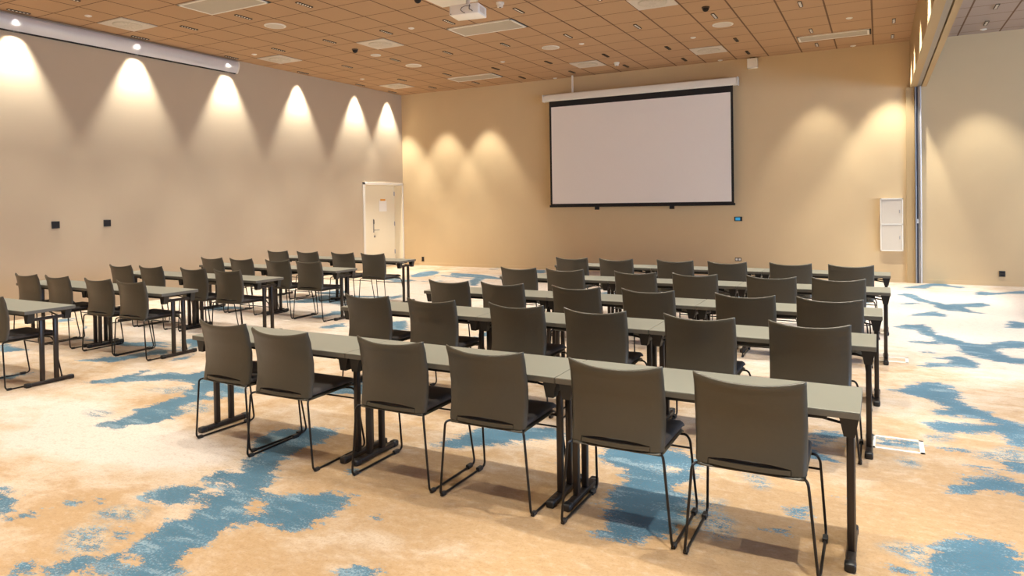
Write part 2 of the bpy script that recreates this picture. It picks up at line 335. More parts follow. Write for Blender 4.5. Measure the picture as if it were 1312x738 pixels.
# ------------------------------------------------------------------ floor: carpet whose blue drifts are laid out in plan
def sdf(poly, X, Y):
    p = np.array(poly); q = np.roll(p, -1, 0)
    d2 = np.full(X.shape, 1e9); ins = np.zeros(X.shape, bool)
    for (ax, ay), (bx, by) in zip(p, q):
        ex, ey = bx - ax, by - ay; L = ex * ex + ey * ey + 1e-12
        t = np.clip(((X - ax) * ex + (Y - ay) * ey) / L, 0, 1)
        d2 = np.minimum(d2, (X - ax - t * ex) ** 2 + (Y - ay - t * ey) ** 2)
        if ay != by:
            ins ^= ((ay > Y) != (by > Y)) & (X < (bx - ax) * (Y - ay) / (by - ay) + ax)
    d = np.sqrt(d2); return np.where(ins, d, -d)
def build_floor():
    st = .04
    xs = np.arange(XL - .4, XE + .05, st); ys = np.arange(YN - .1, D + .1, st)
    X, Y = np.meshgrid(xs, ys); ny, nx = X.shape
    def field(polys, m=.4):
        F = np.full(X.shape, -m)
        for p in polys:
            a = np.array(p); i0, i1 = np.searchsorted(xs, [a[:, 0].min() - m, a[:, 0].max() + m]); j0, j1 = np.searchsorted(ys, [a[:, 1].min() - m, a[:, 1].max() + m])
            if i1 <= i0 or j1 <= j0: continue
            s = sdf(p, X[j0:j1, i0:i1], Y[j0:j1, i0:i1])
            F[j0:j1, i0:i1] = np.maximum(F[j0:j1, i0:i1], np.clip(s, -m, m))
        return F
    blue = np.minimum(field(BLUE), -field(HOLE)); speck = field(SPECK)
    az = np.degrees(np.arctan2(-X, np.maximum(Y, .01)))
    out = (Y < 1.6) | (az > 66) | (az < -9.5)
    rows = (X > -4.4) & (X < -.15) & (Y > 3.9)
    leftb = (X > -9.8) & (X < -6.9) & (Y > 5.0)
    wild = (out | rows | leftb).astype(float)
    cream = np.zeros(X.shape)
    for cx, cy, rx, ry, a in CREAM_SHEEN: cream += a * np.exp(-((X - cx) / rx) ** 2 - ((Y - cy) / ry) ** 2)
    me = bpy.data.meshes.new('floor')
    V = np.zeros((ny * nx, 3), np.float32); V[:, 0] = X.ravel(); V[:, 1] = Y.ravel()
    I = (np.arange(ny - 1)[:, None] * nx + np.arange(nx - 1)[None]).ravel()
    Fc = np.stack([I, I + 1, I + nx + 1, I + nx], 1).astype(np.int32)
    me.vertices.add(len(V)); me.vertices.foreach_set('co', V.ravel())
    me.loops.add(Fc.size); me.loops.foreach_set('vertex_index', Fc.ravel())
    me.polygons.add(len(Fc)); me.polygons.foreach_set('loop_start', np.arange(0, Fc.size, 4, dtype=np.int32))
    me.update(calc_edges=True); me.validate()
    for nm, F in (('blue', blue), ('speck', speck), ('wild', wild), ('cream', cream)):
        at = me.attributes.new(nm, 'FLOAT', 'POINT'); at.data.foreach_set('value', F.ravel().astype(np.float32))
    me.materials.append(M['carpet'])
    o = link(bpy.data.objects.new('floor', me)); o['kind'] = 'structure'
build_floor()

# ------------------------------------------------------------------ room shell
def struct(name, bm, m, parent=None, smooth=False):
    o = obj(name, bm, m, parent, smooth)
    if parent is None: o['kind'] = 'structure'
    return o
DY0, DY1, DZ, DR = 13.385, 14.925, 2.135, .25       # door recess in the left wall
b = B(); box(b, XL - .4, XL, YN, DY0, 0, ZC); box(b, XL - .4, XL, DY1, D, 0, ZC); box(b, XL - .4, XL, DY0, DY1, DZ, ZC)
struct('wall_left', b, M['wall_left'])
b = B(); box(b, XL - .4, XE + .3, D, D + .3, 0, ZC); struct('wall_back', b, M['wall_back'])
b = B(); box(b, XL - .4, XE + .3, YN - .3, YN, 0, ZC); struct('wall_front', b, M['wall_left'])
WY0, WY1, WZ0, WZ1 = -1.5, 11.5, .9, 3.3                       # window band in the adjoining room
b = B(); box(b, XE, XE + .3, YN, WY0, 0, ZC); box(b, XE, XE + .3, WY1, D, 0, ZC); box(b, XE, XE + .3, WY0, WY1, 0, WZ0); box(b, XE, XE + .3, WY0, WY1, WZ1, ZC)
struct('wall_right', b, M['wall_left'])
b = B()
for k in range(7):
    y = WY0 + (WY1 - WY0) * k / 6; box(b, XE + .1, XE + .18, y - .04, y + .04, WZ0, WZ1)
box(b, XE + .1, XE + .18, WY0, WY1, WZ0, WZ0 + .06); box(b, XE + .1, XE + .18, WY0, WY1, WZ1 - .06, WZ1)
struct('window_1', b, M['white'])
b = B(); box(b, XL - .4, XR + .02, YN, D, ZC, ZC + .15); struct('ceiling', b, M['ceiling'])
b = B(); box(b, XR + .02, XE + .3, YN, D, ZC, ZC + .15); struct('ceiling_adjoining', b, M['ceiling2'])
# header carrying the folding-wall track
HZ = 3.665
b = B(); box(b, XR, .634, YN, D, HZ, ZC); box(b, .716, .79, YN, D, HZ, ZC)
struct('trim_1', b, M['header'])
b = B(); box(b, .634, .698, YN, D, HZ + .004, ZC); struct('trim_2', b, M['track'])
b = B(); box(b, .698, .716, YN, D, HZ + .2, ZC); struct('trim_4', b, M['black'])
# folding-wall post at the back wall
b = B(); prism(b, [(.455, D), (.455, D - .05), (.59, D - .05), (.59, D)], 'z', 0, HZ); struct('trim_3', b, M['header'])
t = thing('track_post', 'tall aluminium folding-wall post with dark groove beside the tan pilaster', 'post', (.65, D - .04, 0))
b = B(); box(b, -.056, -.034, -.05, .04, 0, HZ, .004); obj('front_flange', b, M['alu'], t)
b = B(); box(b, -.034, -.004, -.02, .04, 0, HZ); obj('groove', b, M['track_dark'], t)
b = B(); box(b, -.004, .026, -.04, .04, 0, HZ, .006); obj('middle_fin', b, M['alu'], t)
b = B(); box(b, .026, .05, -.055, .04, 0, HZ, .006); obj('rear_flange', b, M['silver'], t)
b = B(); box(b, -.03, -.004, -.034, -.02, 1.12, 1.2, .004); obj('latch', b, M['silver'], t)
# baseboards
b = B(); box(b, XL, .455, D - .012, D, 0, .07); box(b, .79, XE, D - .012, D, 0, .07); struct('baseboard_back', b, M['wall_back'])
b = B(); box(b, XL, XL + .012, YN, DY0 - .06, 0, .07); struct('baseboard_left', b, M['wall_left'])

# ------------------------------------------------------------------ door in the left wall
d1 = bpy.data.objects.new('door_1', None); d1.location = (XL - DR, (DY0 + DY1) / 2, 0); link(d1); d1['kind'] = 'structure'
def dl(x): return x - (XL - DR)
yc = (DY0 + DY1) / 2
b = B(); box(b, -.05, 0, DY0 - yc, DY1 - yc, 0.005, DZ); leaf = obj('leaf', b, M['door'], d1)
b = B()
for y0, y1 in ((DY0, DY0 + .05), (DY1 - .05, DY1)): box(b, -.02, DR, (y0 - .03 if y0 == DY0 else y1 - .02) - yc, (y0 + .02 if y0 == DY0 else y1 + .03) - yc, 0, DZ)
box(b, -.02, DR, DY0 - yc, DY1 - yc, DZ - .02, DZ + .03); obj('jamb_lining', b, M['door'], d1)
b = B(); box(b, DR, DR + .02, DY0 - .06 - yc, DY0 + .012 - yc, 0, DZ + .05, .004); box(b, DR, DR + .02, DY1 - .012 - yc, D - .005 - yc, 0, DZ + .05, .004)
box(b, DR, DR + .02, DY0 - .06 - yc, D - .005 - yc, DZ - .012, DZ + .05, .004); obj('door_frame', b, M['white'], d1)
b = B(); box(b, 0, .012, -.155, -.115, .90, 1.25, .006); plate = obj('lock_plate', b, M['alu'], d1)
b = B(); box(b, .012, .02, -.152, -.118, 1.12, 1.23, .004); obj('card_reader', b, M['plastic'], plate)
b = B(); tube(b, fillet([(.01, -.135, .965), (.055, -.135, .965), (.055, .03, .965)], .02), .009); obj('door_handle', b, M['alu'], d1)
b = B(); cyl(b, (0, -.1, .8), (.014, -.1, .8), .03, n=20); obj('lock_cylinder', b, M['alu'], d1)
b = B()
for z in (.3, 1.05, 1.85): cyl(b, (.006, DY1 - yc - .035, z), (.006, DY1 - yc - .035, z + .11), .012, n=10)
obj('hinge', b, M['alu'], d1)
t = thing('paper_notice', 'white paper notice with orange heading taped to the white door', 'notice', (XL - DR + .002, 14.41, 1.6))
b = B(); box(b, 0, .003, -.155, .155, -.16, .125); obj('sheet', b, M['paper'], t)
b = B(); box(b, .0, .004, -.1, .1, .12, .165); obj('heading_strip', b, M['orange'], t)

# ------------------------------------------------------------------ chairs
def solid_grid(bm, P, th, nu, nv):
    # P(u,v) -> Vector on the back surface; thickness th along +normal (towards +y)
    def N(i, j):
        a = P(min(i + 1, nu), j) - P(max(i - 1, 0), j); c = P(i, min(j + 1, nv)) - P(i, max(j - 1, 0))
        n = a.cross(c); return n.normalized() * (-1 if n.y < 0 else 1)
    A = [[bm.verts.new(P(i, j)) for j in range(nv + 1)] for i in range(nu + 1)]
    Bk = [[None] * (nv + 1) for _ in range(nu + 1)]
    for i in range(nu + 1):
        for j in range(nv + 1):
            # softened rim: pull border verts of the front skin inwards
            t = th(i, j) if callable(th) else th
            Bk[i][j] = bm.verts.new(P(i, j) + N(i, j) * t)
    for i in range(nu):
        for j in range(nv):
            bm.faces.new((A[i][j], A[i + 1][j], A[i + 1][j + 1], A[i][j + 1]))
            bm.faces.new((Bk[i][j], Bk[i][j + 1], Bk[i + 1][j + 1], Bk[i + 1][j]))
    for i in range(nu):
        bm.faces.new((A[i][0], Bk[i][0], Bk[i + 1][0], A[i + 1][0])); bm.faces.new((A[i][nv], A[i + 1][nv], Bk[i + 1][nv], Bk[i][nv]))
    for j in range(nv):
        bm.faces.new((A[0][j], A[0][j + 1], Bk[0][j + 1], Bk[0][j])); bm.faces.new((A[nu][j], Bk[nu][j], Bk[nu][j + 1], A[nu][j + 1]))
def ip(x, xs, ys):
    for a, b_, c, d in zip(xs, xs[1:], ys, ys[1:]):
        if x <= b_:
            t = (x - a) / (b_ - a); t = t * t * (3 - 2 * t) * .5 + t * .5; return c + (d - c) * t
    return ys[-1]
def back_point(u, z):
    f = (z - .437) / (.85 - .437)
    y = ip(f, [0, .25, .5, .8, 1], [.0, .014, .008, -.020, -.050]) + (.030 + .024 * f) * u * u
    w = .236 + .004 * math.sin(PI * min(max(f, 0), 1)) + .004 * max(0, f) ** 6
    return Vector((u * w, y, z))
US = [-1, -.992, -.975, -.95, -.92, -.88, -.80, -.752, -.74, -.6, -.45, -.3, -.15, 0, .15, .3, .45, .6, .74, .752, .80, .88, .92, .95, .975, .992, 1]
def chair_back():
    TS = [0, .02, .06, .14, .26, .38, .5, .62, .74, .83, .875, .905, .93, .95, .967, .98, .99, .996, 1]
    bm = B(); nu, nv = len(US) - 1, len(TS) - 1
    def zb(u):
        if abs(u) > .745: return .437 + .004 * max(0, (abs(u) - .9) / .1) ** 2
        return .4625 + .017 * (1 - (u / .745) ** 2)
    def zt(u): return .823 + .029 * abs(u) ** 2.4 - .004 * max(0, (abs(u) - .95) / .05) ** 2
    def rim(i, j):
        # 0 on the rim, 1 on the flat of the pad
        u = US[i]; e = min((1 - abs(u)) / .09, (1 - TS[j]) * .39 / .042, 1)
        return math.sqrt(max(0, 1 - (1 - e) ** 2))
    def P(i, j):
        u = US[i]; p = back_point(u, zb(u) + (zt(u) - zb(u)) * TS[j])
        p.y += .019 * (1 - rim(i, j)); return p
    def th(i, j): return .005 + .027 * rim(i, j)
    solid_grid(bm, P, th, nu, nv)
    return bm
def chair_rear_band():
    bm = B(); n = 16
    def P(i, j):
        u = -.735 + 1.47 * i / n; p = back_point(u, .437 + .0215 * j / 3)
        if j == 0: p.z += .001
        return p + Vector((0, .002, 0))
    solid_grid(bm, P, .016, n, 3); return bm
def slab(bm, z0, z1, hw0, hw1, y0, y1, dish=0., rnd=.02):
    # rounded seat slab: plan is a soft rectangle, slightly dished
    nu, nv = 14, 14
    def plan(u, v):
        r = .93
        x = u * (hw0 + (hw1 - hw0) * (v + 1) / 2); y = (y0 + y1) / 2 + v * (y1 - y0) / 2
        k = max(0, abs(u) - r) / (1 - r) * max(0, abs(v) - r) / (1 - r)
        return x * (1 - .02 * k), y - math.copysign(.012 * k, v)
    g = {}
    S = [-1, -.97, -.9, -.75, -.55, -.35, -.15, .0, .15, .35, .55, .75, .9, .97, 1]
    for s, z in (('b', z0), ('t', z1)):
        for i, u in enumerate(S):
            for j, v in enumerate(S):
                x, y = plan(u, v); e = max(abs(u), abs(v)); rd = rnd * (max(0, (e - .9) / .1)) ** 2
                if s == 't': zz = z1 - rd - dish * (1 - u * u) * (1 - v * v) - .02 * max(0, (v - .75) / .25) ** 2
                else: zz = z0 + rd * .5 - .012 * max(0, (v - .75) / .25) ** 2
                g[s, i, j] = bm.verts.new((x, y, zz))
    for i in range(14):
        for j in range(14):
            bm.faces.new([g['t', a, b_] for a, b_ in ((i, j), (i + 1, j), (i + 1, j + 1), (i, j + 1))])
            bm.faces.new([g['b', a, b_] for a, b_ in ((i, j), (i, j + 1), (i + 1, j + 1), (i + 1, j))])
    for k in range(14):
        for q in (lambda s, k: (s, k, 0), lambda s, k: (s, 14, k), lambda s, k: (s, 14 - k, 14), lambda s, k: (s, 0, 14 - k)):
            bm.faces.new((g[q('b', k)], g[q('b', k + 1)], g[q('t', k + 1)], g[q('t', k)]))
    return bm
def make_chair():
    t = thing('sled_base_chair', 'x', 'chair')
    obj('backrest', chair_back(), M['leather'], t, True)
    obj('rear_band', chair_rear_band(), M['leather'], t, True)
    tag(obj('seat', slab(B(), .438, .474, .228, .226, .03, .48, .008), M['seat'], t, True), 'charcoal seat pad')
    obj('seat_shell', slab(B(), .418, .439, .232, .226, .016, .465, 0, .012), M['leather'], t, True)
    for s in (-1, 1):
        pts = fillet([(s * .15, .40, .412), (s * .246, .415, .412), (s * .262, .43, .38), (s * .281, .49, .0085), (s * .281, 0, .0085), (s * .243, .004, .428), (s * .215, .05, .428)], .035, 6)
        f = obj('sled_leg', tube(B(), pts, .0066), M['wire'], t, True)
        b = B(); box(b, s * .281 - .011, s * .281 + .011, .012, .05, 0, .021, .004); obj('glide', b, M['plastic'], f)
        b = B(); box(b, s * .281 - .012, s * .281 + .012, .40, .45, 0, .024, .004); obj('glide', b, M['plastic'], f)
    b = B(); tube(b, [(-.2645, .4385, .335), (.2645, .4385, .335)], .0055); obj('crossbar', b, M['wire'], t, True)
    return t
proto = make_chair(); used = [False]
def chair(x, y, rz, label, group):
    o = proto if not used[0] else copy_tree(proto)
    used[0] = True
    o.location = (x, y, 0); o.rotation_euler = (0, 0, math.radians(rz)); o['label'] = label; o['group'] = group
    return o
SEAT = ['leftmost', 'second from left', 'third from left', 'third from right', 'second from right', 'rightmost']
ROWN = ['front row nearest camera', 'second row from camera', 'third row from camera', 'fourth row from camera', 'farthest row from camera']
RCH = [(3.15, [-3.955, -3.335, -2.515, -1.875, -1.155, -.515]),
       (4.65, [-3.925, -3.24, -2.475, -1.805, -1.08, -.395]),
       (5.86, [-3.87, -3.26, -2.485, -1.80, -.98, -.345]),
       (7.31, [-3.88, -3.235, -2.38, -1.73, -.985, -.355]),
       (8.84, [-3.795, -3.145, -2.35, -1.68, -.955, -.295])]
PITCH = 1.432
def clear(x, xr, n):
    # slide a chair sideways just enough that its sleds pass the table feet
    legs = []
    for k in range(n):
        c = xr - PITCH * k
        legs += [c - .047, c - PITCH + .047]
    for _ in range(4):
        for L in legs:
            d = L - x
            if abs(d) < .321: x -= math.copysign(.321 - abs(d), d) if abs(d) > .2 else 0
    return x
RXR = [-.075, -.02, .02, .095, .115]; LXR = [-6.77, -6.80, -6.71, -6.82]
DYR = [[.03, -.05, .01, .0, -.01, -.03]] + [[random.uniform(-.02, .02) for _ in range(6)] for _ in range(4)]
ROT = [[-2.5, 1.0, 0, 0, -.3, .3]] + [[random.uniform(-.6, .6) for _ in range(6)] for _ in range(4)]
for r, (y, xs) in enumerate(RCH):
    for k, x in enumerate(xs):
        chair(clear(x, RXR[r], 3), y + DYR[r][k], ROT[r][k], 'taupe chair, %s of six in right block, %s' % (SEAT[k], ROWN[r]), 'chairs of the right block')
S4 = ['leftmost', 'second from left', 'third from left', 'rightmost']
LROW = ['second left row from camera', 'third left row from camera', 'fourth left row from camera', 'farthest left row by the door']
LCH = [(4.60, [-9.21, -8.55, -7.74, -7.11]), (5.86, [-9.31, -8.67, -7.82, -7.16]), (7.21, [-9.15, -8.47, -7.74, -7.12]), (8.69, [-9.32, -8.59, -7.83, -7.17])]
for r, (y, xs) in enumerate(LCH):
    for k, x in enumerate(xs):
        chair(clear(x, LXR[r], 2), y + random.uniform(-.015, .015), random.uniform(-.5, .5), 'taupe chair, %s of four, %s' % (S4[k], LROW[r]), 'chairs of the left block')
chair(-7.215, 3.29, 0, 'taupe sled-base chair cut off by left edge at the nearest left table', 'chairs of the left block')

# ------------------------------------------------------------------ folding tables
TL, TD, TH, TT = 1.428, .45, .705, .032
def make_table():
    t = thing('folding_table', 'x', 'table')
    b = B(); box(b, -TL / 2, TL / 2, -TD / 2, TD / 2, TH - .004, TH, .0015, 1); obj('tabletop', b, M['top'], t)
    b = B(); box(b, -TL / 2 + .0002, TL / 2 - .0002, -TD / 2 + .0002, TD / 2 - .0002, TH - TT, TH - .0042, .002, 1); obj('edge_band', b, M['edge'], t)
    for s in (-1, 1):
        b = B(); box(b, -.58, .58, s * .15 - .012, s * .15 + .012, TH - TT - .03, TH - TT); obj('under_strip', b, M['plastic'], t)  # dark strip along each long side under the top
    for s in (-1, 1):
        x = s * (TL / 2 - .045)
        f = obj('leg_frame', box(B(), x - .016, x + .016, -.135, .135, .60, .628, .004), M['steel'], t)
        for q in (-1, 1):
            b = B(); box(b, x - .0165, x + .0165, q * .062 - .019, q * .062 + .019, .03, .604, .007, 2); obj('post', b, M['steel'], f, True)
            b = B(); box(b, x - .024, x + .024, q * .188 - .026, q * .188 + .026, 0, .04, .011, 3); obj('end_cap', b, M['plastic'], f, True)
        b = B(); box(b, x - .021, x + .021, -.185, .185, .005, .036, .009, 3); obj('foot_bar', b, M['steel'], f, True)
        for q in (-1, 1):
            b = B(); prism(b, [(x - .042, TH - TT), (x - .036, TH - TT - .02), (x - .022, TH - TT - .088), (x + .022, TH - TT - .088), (x + .036, TH - TT - .02), (x + .042, TH - TT)], 'y', q * .163 - .028, q * .163 + .028)
            obj('hinge_bracket', b, M['plastic'], t)
            b = B(); tube(b, [(x - s * .01, q * .105, .615), (x - s * .30, q * .105, TH - TT - .008)], .0065); obj('brace_rod', b, M['wire'], t, True)
    return t
tproto = make_table(); tused = [False]
def table(xr, y0, label, group):
    o = tproto if not tused[0] else copy_tree(tproto)
    tused[0] = True
    o.location = (xr - TL / 2 - .002, y0 + TD / 2, 0); o['label'] = label; o['group'] = group
TN = ['right', 'middle', 'left']
for r, (y0, xr) in enumerate([(3.275, -.075), (4.765, -.02), (6.0, .02), (7.52, .095), (9.13, .115)]):
    for k in range(3):
        table(xr - PITCH * k, y0, 'grey topped folding table, %s of three in the right block, %s' % (TN[k], ROWN[r]), 'tables of the right block')
for r, (y0, xr) in enumerate([(4.72, -6.77), (6.01, -6.80), (7.33, -6.71), (8.92, -6.82)]):
    for k in range(2):
        table(xr - PITCH * k, y0, 'grey topped folding table, %s of two, %s' % (TN[k * 2], LROW[r]), 'tables of the left block')
table(-6.83, 3.41, 'grey topped folding table cut off by the left edge of the view', 'tables of the left block')

# ------------------------------------------------------------------ projection screen on the back wall
ys = 14.76
t = thing('projection_screen', 'large pulled-down white projection screen with black border on the ochre back wall', 'screen', (-4.74, ys, 1.45))
def rx(x): return x + 4.74
def rz_(z): return z - 1.45
b = B(); box(b, rx(-6.96), rx(-2.56), -.08, .09, rz_(3.975), rz_(4.135), .03, 4); hs = obj('casing', b, M['white'], t, True)
for x in (-6.98, -2.56):
    b = B(); box(b, rx(x), rx(x + .02), -.085, .095, rz_(3.968), rz_(4.142), .008); obj('end_cap', b, M['white'], hs)
b = B(); box(b, rx(-6.83), rx(-2.65), -.004, .004, rz_(1.53), rz_(3.99)); obj('border', b, M['black'], t)
b = B(); box(b, rx(-6.78), rx(-2.70), -.0065, -.004, rz_(1.575), rz_(3.84)); tag(obj('screen_fabric', b, M['screen'], t), 'white screen fabric')
b = B(); box(b, rx(-6.85), rx(-2.63), -.02, .02, rz_(1.495), rz_(1.545), .008, 3); bar = obj('bottom_bar', b, M['black'], t)
for x in (-5.67, -3.95):
    b = B(); box(b, rx(x) - .05, rx(x) + .05, -.022, .018, rz_(1.43), rz_(1.5), .004); obj('pull_tab', b, M['black'], bar)
b = B(); box(b, rx(-6.26), rx(-6.225), .0, .035, rz_(4.13), rz_(ZC)); obj('hanging_rod', b, M['white'], t)
for x in (-6.6, -3.0):
    b = B(); box(b, rx(x), rx(x + .08), .08, D - ys, rz_(4.0), rz_(4.11)); obj('wall_bracket', b, M['white'], t)

# screen casing along the left wall
t = thing('hanging_screen_casing', 'long silver rolled-up screen casing along the top of the left wall', 'screen', (XL + .003, 7.3, 4.39))
prof = [(0, -.115), (.026, -.12), (.036, -.110), (.068, -.05), (.084, -.008), (.089, .03), (.086, .07), (.078, .095), (.06, .11), (0, .115)]
b = B(); prism(b, prof, 'y', -2.5, 2.26); obj('casing', b, M['silver'], t, True)
b = B(); prism(b, [(x * 1.06, z * 1.04) for x, z in prof], 'y', 2.26, 2.29); obj('end_cap', b, M['white'], t, True)
b = B(); box(b, .004, .03, -2.4, 2.24, -.136, -.114); obj('bottom_bar', b, M['black'], t)

# ------------------------------------------------------------------ small wall items
t = thing('wall_cabinet', 'white two-door wall cabinet mounted beside the pilaster', 'cabinet', (.205, D, 1.1))
b = B(); box(b, -.185, .185, -.10, 0, -.5, .49); obj('body', b, M['white'], t)
b = B(); box(b, -.19, .19, -.115, -.10, -.505, -.485); box(b, -.19, .19, -.115, -.10, .475, .495); box(b, -.19, -.172, -.115, -.10, -.505, .495); box(b, .172, .19, -.115, -.10, -.505, .495); box(b, -.19, .19, -.115, -.10, -.008, .012)
obj('frame', b, M['white'], t)
for z0, z1 in ((-.48, -.014), (.018, .47)):
    b = B(); box(b, -.168, .168, -.108, -.099, z0, z1, .003); dr = obj('door', b, M['vent'], t)
    b = B(); box(b, .125, .14, -.118, -.108, (z0 + z1) / 2 - .03, (z0 + z1) / 2 + .03, .003); obj('latch', b, M['alu'], dr)
def touch(y, label):
    t = thing('wall_touch_panel', label, 'control panel', (XL, y, 1.386), 0, 'touch panels on the left wall')
    b = B(); box(b, 0, .014, -.06, .06, -.055, .055, .004); obj('housing', b, M['plastic'], t)
    b = B(); box(b, .014, .017, -.05, .05, -.045, .045); obj('glass', b, M['touch'], t)
touch(6.10, 'small dark square touch panel on left wall, nearer the left edge')
touch(6.91, 'small dark square touch panel on left wall, nearer the white door')
def socket(x, z, w, h, label, white=False):
    t = thing('wall_socket', label, 'socket', (x, D, z))
    b = B(); box(b, -w / 2, w / 2, -.014, 0, -h / 2, h / 2, .004); obj('plate', b, M['plastic'], t)
    for s in (-1, 1):
        b = B()
        if h > w: box(b, -w * .3, w * .3, -.018, -.014, s * h * .24 - h * .16, s * h * .24 + h * .16, .002)
        else: box(b, s * w * .24 - w * .17, s * w * .24 + w * .17, -.018, -.014, -h * .3, h * .3, .002)
        obj('outlet_face', b, M['white'] if white else M['touch'], t)
socket(-10.66, .165, .075, .115, 'black double wall socket low on the back wall near the white door')
socket(-2.614, .36, .13, .07, 'dark wall socket with pale faces behind the farthest row of chairs', True)
socket(1.93, .216, .095, .10, 'black wall socket low on the wall of the adjoining room')
t = thing('wall_thermostat', 'small black wall thermostat with blue display below the screen corner', 'thermostat', (-2.605, D, 1.208))
b = B(); box(b, -.08, .08, -.018, 0, -.045, .045, .006); obj('housing', b, M['plastic'], t)
b = B(); box(b, -.055, .04, -.0205, -.018, -.03, .03); tag(obj('display', b, M['blue_led'], t), 'blue lit display')
t = thing('wall_speaker', 'small white box speaker high on the back wall right of the screen', 'speaker', (-2.28, D, 4.41))
b = B(); box(b, -.1, .1, -.12, 0, -.1, .1, .01); obj('body', b, M['white'], t)
b = B(); box(b, -.09, .09, -.124, -.119, -.09, .09, .004); obj('grille', b, M['white'], t)
b = B(); box(b, -.05, .05, -.08, 0, .1, .118); obj('bracket', b, M['plastic'], t)

# floor tape outlines
for y0, y1, lab in ((5.02, 5.29, 'white tape outline on the carpet beside the second table row'), (7.72, 7.95, 'white tape outline on the carpet beside the fourth table row'), (11.03, 11.25, 'white tape outline on the carpet beyond the last table row')):
    x0, x1, w = -.06, .245, .026
    b = B(); box(b, x0, x1, y0, y0 + w, 0, .0025); box(b, x0, x1, y1 - w, y1, 0, .0025); box(b, x0, x0 + w, y0, y1, 0, .0025); box(b, x1 - w, x1, y0, y1, 0, .0025)
    tag(obj('floor_tape', b, M['paint_white']), lab, 'floor marking', 'taped floor boxes')

# ------------------------------------------------------------------ ceiling fittings
JN = {.5: 'row nearest the screen wall', 2.5: 'second row from the screen wall', 5.5: 'third row from the screen wall', 8.5: 'fourth row from the screen wall', 11.5: 'fifth row from the screen wall', 14.5: 'sixth row from the screen wall'}
ORD = ['first', 'second', 'third', 'fourth', 'fifth', 'sixth', 'seventh', 'eighth', 'ninth', 'tenth']
def is_off(i, j): return j < 3 and 3 <= i <= 12
def slot_light(x, y, label, on, group):
    t = thing('slot_spotlight', label, 'ceiling spotlight', (x, y, ZC), 0, group)
    w, l, h = .026, .15, .014
    b = B(); box(b, -w, w, -l, l, -.004, 0); obj('back_plate', b, M['slot'], t)
    b = B(); box(b, -w, -w + .006, -l, l, -h, 0); box(b, w - .006, w, -l, l, -h, 0)
    for k in range(7):
        y_ = -l + .003 + k * (2 * l - .006) / 6; box(b, -w, w, y_ - .004, y_ + .004, -h, 0)
    obj('frame', b, M['slot'], t)
    b = B()
    for k in range(6):
        y_ = -l + .003 + (k + .5) * (2 * l - .006) / 6; box(b, -w + .008, w - .008, y_ - .016, y_ + .016, -.010, -.003, .003, 1)
    obj('lamp_cells', b, M['lens'] if on else M['lensoff'], t)
rowsl = {.5: [17.5, 15.5, 13.5, 11.5, 9.5, 7.5, 5.5, 3.5, 1.5, -.5], 2.5: [17.5, 15.5, 13.5, 11.5, 9.5, 7.5, 5.5, 3.5, 1.5, -.5],
         5.5: [17.5, 15.5, 13.5, 11.5, 9.5, 7.5, 5.5, 3.5, 1.5], 8.5: [17.5, 15.5, 13.5, 11.5, 9.5, 7.5, 5.5], 11.5: [17.5, 15.5, 13.5, 11.5], 14.5: [17.5, 15.5]}
for j, iis in rowsl.items():
    for n, i in enumerate(iis):
        if i == 15.5 and j == .5: pass
        slot_light(gx(i), gy(j), 'slim ceiling slot spotlight, %s from the left wall, %s' % (ORD[n], JN[j]), not is_off(i, j), 'slot spotlights in the ceiling')
slot_light(1.62, 14.11, 'slim ceiling slot spotlight in the adjoining room, nearest the back wall', True, 'slot spotlights in the adjoining room')
slot_light(1.62, 12.95, 'slim ceiling slot spotlight in the adjoining room, nearer the camera', True, 'slot spotlights in the adjoining room')

def diffuser(i, j, label):
    t = thing('air_vent', label, 'air vent', (gx(i), gy(j), ZC), 0, 'square air diffusers')
    b = B(); h = .302
    prism(b, [(-h, -h), (h, -h), (h, h), (-h, h)], 'z', -.012, 0); obj('plate', b, M['vent'], t)
    b = B(); disc(b, (0, 0, -.012), .215, .010, 40); obj('swirl_core', b, M['swirl'], t, True)
    b = B()
    for k in range(16):
        a = 2 * PI * k / 16; c, s = math.cos(a), math.sin(a)
        q = [(.06 * c - .008 * s, .06 * s + .008 * c), (.06 * c + .008 * s, .06 * s - .008 * c), (.18 * c + .008 * s, .18 * s - .008 * c), (.18 * c - .008 * s, .18 * s + .008 * c)]
        prism(b, q, 'z', -.0245, -.020)
    obj('swirl_vanes', b, M['vent'], t)
for i, j, l in [(16.5, 12.5, 'square air diffuser near the left wall, above the silver casing'), (16.5, 7.5, 'square air diffuser near the left wall, just past the silver casing end'), (12.5, 7.5, 'square air diffuser beside the small dark dome, left of the projector'),
                (16.5, 1.5, 'square air diffuser in the corner above the white door'), (4.5, 7.5, 'square air diffuser cut by the top edge, right of the projector'), (8.5, 1.5, 'square air diffuser above the hanging rod of the screen'), (4.5, 1.5, 'square air diffuser left of the white wall speaker')]:
    diffuser(i, j, l)
def panel(i0, i1, j0, j1, label, drop=.018):
    x0, x1, y0, y1 = gx(i1), gx(i0), gy(j1), gy(j0); cx, cy = (x0 + x1) / 2, (y0 + y1) / 2; w, h = (x1 - x0) / 2, (y1 - y0) / 2
    t = thing('ceiling_light_panel', label, 'ceiling panel', (cx, cy, ZC), 0, 'rectangular ceiling panels')
    b = B(); box(b, -w - .012, w + .03, -h + .01, h + .03, -.004, 0); obj('shadow_gap', b, M['black'], t)
    b = B(); f = .035
    box(b, -w, w, -h, -h + f, -drop, 0, .003, 1); box(b, -w, w, h - f, h, -drop, 0, .003, 1); box(b, -w, -w + f, -h, h, -drop, 0, .003, 1); box(b, w - f, w, -h, h, -drop, 0, .003, 1)
    obj('frame', b, M['white'], t)
    b = B(); box(b, -w + f, w - f, -h + f, h - f, -drop + .004, -.002); obj('panel_face', b, M['ventcore'], t)
